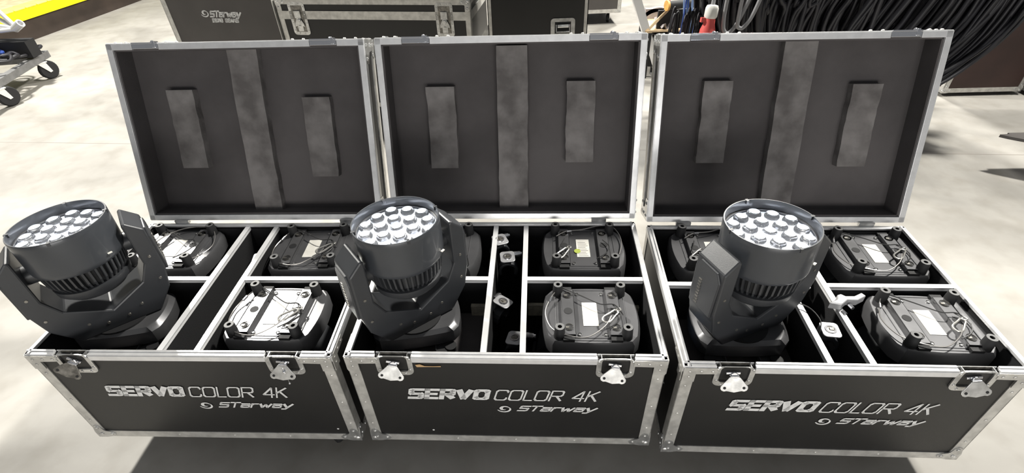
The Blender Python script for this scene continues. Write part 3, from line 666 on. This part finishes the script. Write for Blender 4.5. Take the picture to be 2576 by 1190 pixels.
# ------------------------------------------------------------------ background flight cases
def closed_case(loc, rz, w, d, z0, z1, seam=None, label='', panel='laminate', latches=(), handle=None, band=.035, bands=(), name='flight_case', casters=True, right=True):
    r0 = empty(name, loc, rz, label, 'flight case')
    b = MB(); b.box(.002, w-.002, .002, d, z0, z1); body = b.build('body', panel, r0)
    b = MB(); k = .002
    for z in (z0, z1-band): b.box(0, w, -k, .003, z, z+band); b.box(-k, .003, 0, d, z, z+band); b.box(w-.003, w+k, 0, d, z, z+band)
    b.box(0, w, 0, band, z1, z1+k); b.box(0, band, 0, d, z1, z1+k); b.box(w-band, w, 0, d, z1, z1+k)
    for u0, u1 in ((-k, band), (w-band, w+k))[:2 if right else 1]: b.box(u0, u1, -k, .003, z0, z1)
    for u0, u1 in ((-k, .003), (w-.003, w+k)): b.box(u0, u1, -k, band, z0, z1)
    for s0, s1 in bands: b.box(0, w, -k-.001, .003, s0, s1); b.box(-k-.001, .003, 0, d, s0, s1); b.box(w-.003, w+k+.001, 0, d, s0, s1)
    b.build('edge_angle', 'alu', r0)
    for u, zl in latches:
        b = MB(); b.prism(rrect(-.062, .062, -.112, .112, .022), -.001, .003, front() @ Matrix.Translation((u, zl, 0)), hole=rrect(-.042, .042, -.09, .09, .008)); 
        for px, pz in [(sx*.052, q) for sx in (-1, 1) for q in (-.08, -.03, .03, .08)]+[(q, sz*.101) for q in (-.02, .02) for sz in (-1, 1)]: b.lathe([(.005, 0), (.004, .003)], 8, Matrix.Translation((u+px, -.003, zl+pz)) @ FX)
        o = b.build('latch', 'zinc', r0)
        b = MB(); b.box(u-.042, u+.042, -.0036, -.0026, zl-.09, zl+.09); b.build('latch_dish', 'darkzinc', o)
        b = MB(); b.box(u-.024, u+.022, -.012, -.003, zl+.005, zl+.055); b.box(u-.020, u+.020, -.009, -.003, zl-.085, zl-.045); b.cyl((u, -.003, zl-.012), (u, -.022, zl-.012), .014, 14)
        b.prism([(u-.034, zl-.052), (u-.034, zl-.034), (u-.01, zl+.012), (u+.01, zl+.012), (u+.034, zl-.034), (u+.034, zl-.052), (u, zl-.040)], .010, .013, front()); b.build('latch_wing', 'zinc', o, bevel=.001)
    if handle:
        u, zl = handle
        b = MB(); b.prism(rrect(-.078, .078, -.058, .058, .020), -.001, .003, front() @ Matrix.Translation((u, zl, 0)), hole=rrect(-.052, .052, -.036, .036, .006)); o = b.build('handle', 'zinc', r0)
        b = MB(); b.box(u-.052, u+.052, -.0036, -.0026, zl-.036, zl+.036); b.build('handle_dish', 'rubber', o)
        b = MB(); b.tube([(u-.042, -.006, zl+.02), (u-.042, -.018, zl-.022), (u+.042, -.018, zl-.022), (u+.042, -.006, zl+.02)], .005, 8, 1); b.cyl((u-.035, -.014, zl+.012), (u+.035, -.014, zl+.012), .010, 10); b.build('handle_grip', 'zinc', o)
    for u, s in ((0, -1), (w, 1)): ball(r0, (u, 0, z1), s, -1, 1); ball(r0, (u, 0, z0), s, -1, -1)
    if casters:
        for cx, cy in ((.12, .1), (w-.12, .1), (.12, d-.1), (w-.12, d-.1)): caster(r0, cx, cy, z0, min(.05, z0*.36), .5+cx)
    return r0
YB = R(-9.3); cB, sB = math.cos(YB), math.sin(YB); X0 = Vector((-1.0175, 3.832, 0))
pB = X0 + Vector((cB, sB, 0))*-.598
closed_case(pB, YB, 1.40, .60, .14, .925, label='wide black flight case with two recessed latches, behind the gap between left and middle lids', latches=((.598-.450, .793), (.598+.620, .793)), bands=((.790, .846),), name='flight_case')
pA = X0 + Vector((cB, sB, 0))*-1.478 + Vector((sB, -cB, 0))*.012
a = closed_case(pA, YB, .862, .60, .14, 1.20, label='dark grey flight case with two lines of silver lettering, behind the left lid', panel='charcoal', name='flight_case', right=False)
b = MB(); m = front(.0005)
swirl(b.bm, .312, .828, .026, m); b.build('whirl_emblem', 'paint', a)
b = MB(); text(b.bm, 'sTarway', .345, .590, .800, .048, .010, m, .35, .22); b.build('maker_lettering', 'paint', a)
b = MB(); text(b.bm, 'SERVO', .350, .435, .764, .030, .0085, m, .15, .5); text(b.bm, 'BEAMS', .452, .560, .764, .030, .0078, m, .15, .45); b.build('product_lettering', 'paint', a)
dd = closed_case((-.099, 3.45, 0), R(0), .635, .60, .14, 1.25, label='tall black flight case with one recessed handle, behind the middle lid', handle=(.478, .795), band=.022, name='flight_case')
b = MB(); b.prism([(-.075, .72), (-.002, .72), (-.002, .83)], 0, .003, front(.004)); b.prism([(.002, .72), (.002, .73), (.01, .72)], 0, .003, front(.004)); b.build('corner_gusset', 'zinc', dd)
closed_case((.52, 6.20, 0), R(1.5), .82, .60, .13, .75, label='small grey flight case on casters far behind, above the middle lid right end', panel='charcoal', name='flight_case', band=.04)
closed_case((3.52, 3.93, 0), R(-2), .62, .5, .03, 1.15, label='maroon flight case with grey edging behind the cables at the right', panel='rust', name='flight_case', casters=False, band=.035)
closed_case((4.17, 3.80, 0), R(-2), .8, .5, .03, 1.15, label='maroon flight case at the right photo edge, beside the other maroon one', panel='rust', name='flight_case', casters=False, band=.035)

# ------------------------------------------------------------------ heap of hanging cables
CG = 'black cables hanging in long loops behind the right case'
k = 0
rs = random.Random(3)
def loop_cable(xl, xr, zt, zb, y, r, matn='cable', skew=0., dy=0., lean=0.):
    xm = (xl+xr)/2+skew; rx = (xr-xl)/2; P = [(xl, y, zt), (xl+.01, y, (zt+zb)*.5+.1)]
    for j in range(9):
        a = math.pi+math.pi*j/8; P.append((xm+(rx-abs(skew)*.5)*math.cos(a)*1.0, y+dy*math.sin(a), zb+min(rx, zt-zb)*.9*(1+math.sin(a)) if zb+min(rx, zt-zb)*.9 < zt-.1 else zb+(zt-zb)*.75*(1+math.sin(a))))
    P += [(xr-.01, y, (zt+zb)*.5+.25), (xr+.02, y, zt)]
    P = [(px+lean*(pz-.35), py, pz) for px, py, pz in P]
    b = MB(); b.tube(P, r, 6, 4); return b
NC = 210
for j in range(NC):
    t = j/(NC-1)
    rx = .10+.88*t**.8
    xm = 2.16+rs.uniform(-.30, .24)*(1-.75*t)
    zb = .24+.32*(1-t)+rs.uniform(-.06, .09)
    y = 3.12+rs.uniform(0, .45)+.12*(1-t)
    xr = xm+rx; 
    b = loop_cable(xm-rx*.92, xr, 1.35+rs.uniform(-.05, .1), zb, y, rs.choice((.011, .013, .015, .017)), skew=rs.uniform(-.05, .05), dy=rs.uniform(-.04, .08), lean=.42*(1-t)+rs.uniform(-.06, .06))
    tag(b.build('hanging_cable', 'cable', sh=True, auto=False), 'black rubber cable hanging in a long loop behind the right case', 'cable', CG)
for j in range(70):
    rx = rs.uniform(.08, .42); xm = 1.55+1.35*j/69; y = 3.62+rs.uniform(0, .25)
    b = loop_cable(xm-rx, xm+rx, 1.35, rs.uniform(.32, .55), y, rs.choice((.013, .016)), skew=rs.uniform(-.04, .04), lean=.35+rs.uniform(-.08, .08))
    tag(b.build('hanging_cable', 'cable', sh=True, auto=False), 'black rubber cable hanging in a long loop behind the right case', 'cable', CG)
b = MB(); b.cyl((1.02, 3.42, 1.40), (3.35, 3.42, 1.40), .03, 14); b.cyl((1.75, 3.62, 0), (1.75, 3.42, 1.4), .02, 10); b.cyl((2.5, 3.6, 0), (2.5, 3.42, 1.4), .02, 10)
for x in (1.75, 2.5): b.cyl((x, 3.3, .02), (x, 3.8, .02), .02, 10)
tag(b.build('cable_rail', 'steelgrey', sh=True), 'steel rail carrying the hanging black cables, above the photo edge', 'rack')
for j, (x, y, s, mt, lb) in enumerate(((1.30, 3.05, .05, 'gcable', 'thick grey cable loop just right of the red plug'), (1.36, 3.02, .04, 'gcable', 'narrower grey cable loop hanging higher, right of the red plug'))):
    b = MB(); b.tube([(x-s, y, 1.35), (x-s, y, .95-.0*j), (x-s*.5, y, .85+.03*j), (x+s*.4, y, .87+.03*j), (x+s*1.3, y, 1.0), (x+s*3, y, 1.35)], .011, 8, 6)
    tag(b.build('grey_cable', mt, sh=True, auto=False), lb, 'cable')
# thin black and blue cables left of the plug
for j in range(14):
    x = 1.02+.019*j; y = 3.3+rs.uniform(-.05, .08); b = MB(); b.tube([(x, y, .55), (x+rs.uniform(-.01, .01), y, .78), (x+.02, y+.03, .90+rs.uniform(-.03, .02)), (x+.05, y+.08, .80), (x+.06, y+.1, .5)], .007, 6, 5)
    tag(b.build('thin_black_cable', 'cable', sh=True, auto=False), 'thin black cable bent over beside the red plug', 'cable', 'thin black cables beside the red plug')
for j in range(10):
    x = 1.44+.017*j; y = 4.35+rs.uniform(-.03, .03); b = MB(); b.tube([(x, y, .36), (x+.005, y-.01, .55), (x+rs.uniform(-.01, .02), y+.02, .72), (x+.03, y+.03, 1.0)], .006, 6, 5)
    tag(b.build('blue_cable', 'lblue' if j % 3 else 'blue', sh=True, auto=False), 'blue cable hanging between the wooden tray and the black cables', 'cable', 'blue cables behind the tray')
# red and white industrial plug
o = empty('industrial_plug', (1.170, 3.05, .775), R(-5), 'red industrial plug with a white cap, hanging above the left edge of the right lid', 'plug')
o.rotation_euler = (R(-8), R(4), 0)
b = MB(); b.lathe([(.050, 0), (.054, .02), (.050, .05), (.050, .055), (.044, .06), (.043, .09), (.032, .12), (.030, .155)], 20); b.box(-.052, -.028, -.012, .012, .13, .155); b.build('plug_body', 'red', o, sh=True)
b = MB(); b.lathe([(.031, .152), (.036, .162), (.036, .205), (.030, .220), (.015, .224)], 16); b.build('cap', 'wplastic', o, sh=True)
b = MB(); b.tube([(0, 0, .22), (.01, .03, .40), (.04, .1, .66)], .012, 8, 5); b.build('plug_cable', 'gcable', o, sh=True)
b = MB(); b.cyl((0, 0, -.02), (0, 0, .005), .030, 16); b.build('plug_pins', 'wplastic', o)

# ------------------------------------------------------------------ metal stand, wooden tray, black roll
o = empty('metal_stand', (1.40, 4.60, 0), 0, 'pale steel stand leg leaning left of the wooden tray', 'stand')
b = MB(); b.box(-.034, .034, -.034, .034, 0.02, 1.3, Matrix.Rotation(R(-23), 4, 'Y')); b.build('leg', 'trusst', o)
b = MB(); b.box(-.07, .07, -.05, .05, 0, .02); b.build('foot_plate', 'steelgrey', o)
o = empty('wooden_tray', (1.22, 4.55, 0), R(0), 'shallow pale plywood tray holding a grey plastic sheet', 'tray')
b = MB(); b.box(0, .32, 0, .012, .40, .42); b.box(0.05, .32, .0, .40, .40, .405); b.build('tray_floor', 'ply', o)
b = MB(); b.box(.31, .325, -.02, .02, .385, .47); b.build('end_lip', 'orange', o)
b = MB(); b.box(0, .64, 0, .014, -.011, .011, Matrix.Translation((0, .004, .41)) @ Matrix.Rotation(R(-38), 4, 'Y') @ Matrix.Rotation(R(20), 4, 'Z') @ Matrix.Scale(.55, 4, (1, 0, 0))); b.build('side_rail', 'ply', o)
b = MB(); b.box(.0, .05, .0, .05, 0, .40); b.box(.06, .30, .02, .5, .1, .36); b.build('tray_support', 'rubber', o)
b = MB()
g = 9; vv = [[b.bm.verts.new((1.36+.016*i, 4.60+.03*j, .412+.05*math.sin(i*1.1+j*.8)*math.sin(math.pi*i/g)+.06*math.sin(math.pi*i/g)*math.sin(math.pi*j/g)+.03*rs.random())) for i in range(g+1)] for j in range(g+1)]
for i in range(g):
    for j in range(g): b.bm.faces.new((vv[j][i], vv[j][i+1], vv[j+1][i+1], vv[j+1][i]))
sh = b.build('plastic_sheet', 'cloth'); sh.modifiers.new('thickness', 'SOLIDIFY').thickness = .003; tag(sh, 'crumpled grey plastic sheet lying in the wooden tray', 'sheet')
o = empty('fabric_roll', (1.38, 4.62, .60), 0, 'black roll with an orange wooden end disc, lying behind the tray', 'roll')
b = MB(); b.cyl((.02, 0, 0), (.30, .06, .0), .035, 20); b.build('roll', 'rubber', o, sh=True)
b = MB(); b.cyl((0, -.002, 0), (.018, .002, 0), .042, 20); b.build('end_disc', 'orange', o, sh=True)
b = MB(); b.box(-.05, .32, .02, .05, -.60, -.045); b.build('roll_support', 'rubber', o)
b = MB(); pts = []
for j in range(13): a = R(60+75*j/12); pts.append((.20*math.cos(a), .20*math.sin(a)))
for j in range(12, -1, -1): a = R(60+75*j/12); pts.append((.165*math.cos(a), .165*math.sin(a)))
b.prism(pts, 0, .05, Matrix.Translation((1.42, 5.0, .30)) @ FX)
b.box(1.30, 1.50, 4.95, 5.0, 0, .49); tag(b.build('drum_hoop', 'cloth'), 'grey curved hoop end of a drum behind the steel stand', 'hoop')
b = MB(); b.tube([(1.42, 4.80, .72), (1.44, 4.76, .62), (1.46, 4.72, .50), (1.48, 4.69, .42)], .009, 8, 4); tag(b.build('pink_strap', 'pink', sh=True), 'pink strap hanging behind the plywood side rail', 'strap')

# ------------------------------------------------------------------ yellow-edged platform at the far left
yd = Vector((.17, .985, 0)).normalized(); ya = math.atan2(yd.y, yd.x)
o = empty('loading_platform', (-5.70, 6.05, 0), ya, 'long low platform with a bright yellow edge at the top left', 'platform')
b = MB(); b.box(-2.5, 4.5, .03, 2.6, 0, .22); b.build('platform_body', 'brown', o)
b = MB(); b.box(-2.5, 4.5, .0, .10, .225, .33); b.build('edge_band', 'yellow', o)
b = MB()
for i in range(46): b.box(-2.5+.152*i, -2.5+.152*i+.144, .002, .20, .33, .352)
b.build('edge_block', 'yellow2', o, bevel=.012)
b = MB(); b.box(-2.5, 4.5, .20, 2.6, .22, .335); b.build('platform_top', 'ply', o)
for i, (x, y_, rr_) in enumerate(((.55, 1.05, .16), (1.0, .95, .12), (1.35, 1.05, .14))):
    b = MB(); b.cyl((x-.15, y_, .335+rr_), (x+.25, y_+.05, .335+rr_), rr_, 16); q = b.build('brown_roll', 'brown', sh=True)
    q.matrix_world = Matrix.Translation((-5.70, 6.05, 0)) @ Matrix.Rotation(ya, 4, 'Z')
    tag(q, ('brown roll lying on the yellow-edged platform, nearest the left photo edge', 'smaller brown roll in the middle of those on the platform', 'brown roll farthest along the platform')[i], 'roll')

# ------------------------------------------------------------------ dolly with truss, left
o = empty('truss_dolly', (-4.50, 4.86, 0), 0, 'low grey steel dolly on casters at the left edge', 'dolly')
o.rotation_euler = (0, 0, R(98))
b = MB(); b.box(-.95, .42, -.03, .03, .17, .235); b.build('frame_bar', 'steelgrey', o, bevel=.004)
b = MB(); b.box(-.95, .42, .60, .66, .17, .235); b.build('frame_bar', 'steelgrey', o, bevel=.004)
for x in (-.8, -.2, .25): b = MB(); b.box(x-.03, x+.03, .03, .60, .18, .225); b.build('cross_bar', 'steelgrey', o)
for x, y_ in ((.25, 0), (-.42, 0), (.25, .63), (-.42, .63)):
    b = MB(); m = Matrix.Translation((x, y_, 0)) @ Matrix.Rotation(R(-30), 4, 'Z')
    b.box(-.05, .05, -.04, .04, .162, .17, m)
    for s in (-1, 1): b.prism([(-.035, .165), (.035, .165), (.060, .07), (.035, .065)], s*.032-.003, s*.032+.003, m @ FX)
    f = b.build('caster_fork', 'wplastic', o)
    b = MB(); b.lathe([(.03, -.024), (.077, -.024), (.086, -.014), (.086, .014), (.077, .024), (.03, .024)], 24, m @ Matrix.Translation((.045, 0, .086)) @ FX); b.build('caster_wheel', 'rubber', f, sh=True)
o = empty('truss_section', (-4.52, 5.06, .36), 0, 'silver aluminium truss node with open tube ends, resting on the dolly', 'truss')
b = MB()
nodes = [(.0, .0, .14), (-.30, .20, .50)]
for p, q in (((.02, 0, .14), (-.9, -.25, .12)), ((.02, 0, .14), (-.30, .12, .55)), ((.02, 0, .14), (-.7, .2, .5)), ((.02, 0, .14), (-.9, 0, .32)), ((-.30, .12, .55), (-1.0, -.2, .52))): b.cyl(p, q, .020, 12)
b.build('truss_tube', 'trusst', o, sh=True)
for nx, ny, nz in ((.02, 0, .14), (-.32, .12, .56)):
    b = MB(); b.lathe([(.034, 0), (.036, .10), (.024, .10), (.024, .02)], 16, Matrix.Translation((nx-.03, ny, nz)) @ Matrix.Rotation(R(60), 4, 'Y'), cap=(True, True)); b.build('tube_coupler', 'trusst', o, sh=True)
b = MB(); b.box(-.7, .06, -.06, .06, -.11, .04); b.build('packing_block', 'rubber', o)
for j in range(16):
    b = MB(); x, y_ = -4.75+rs.uniform(-.18, .22), 4.95+rs.uniform(-.35, .32); z = .26+rs.uniform(0, .1)
    rr_ = rs.uniform(.06, .12); b.tube([(x+rr_*math.cos(a_)*1.2, y_+rr_*math.sin(a_), z+rs.uniform(-.02, .02)) for a_ in [k*math.pi/4 for k in range(8)]], .014, 6, 4, closed=True)
    q = b.build('coiled_cable', ('blue' if j % 4 == 0 else 'cable'), sh=True, auto=False)
    tag(q, 'blue cable coil tangled on the dolly' if j % 4 == 0 else 'black cable coil tangled on the dolly', 'cable', 'blue coils on the dolly' if j % 4 == 0 else 'black coils on the dolly')

# ------------------------------------------------------------------ dark board poking in at the right
o = empty('black_board', (3.03, 2.70, .22), R(-3), 'black pointed board jutting in at the right photo edge, above the floor', 'board')
b = MB(); b.prism([(0, .13), (.06, .135), (.06, .15), (.9, .16), (.9, -.45), (.035, .10)], 0, .018); b.build('board', 'charcoal', o)
b = MB()
for x, y_ in ((.55, .1), (.8, .1), (.8, -.2)): b.cyl((x, y_, -.22), (x, y_, 0), .02, 10)
b.build('leg', 'steelgrey', o)
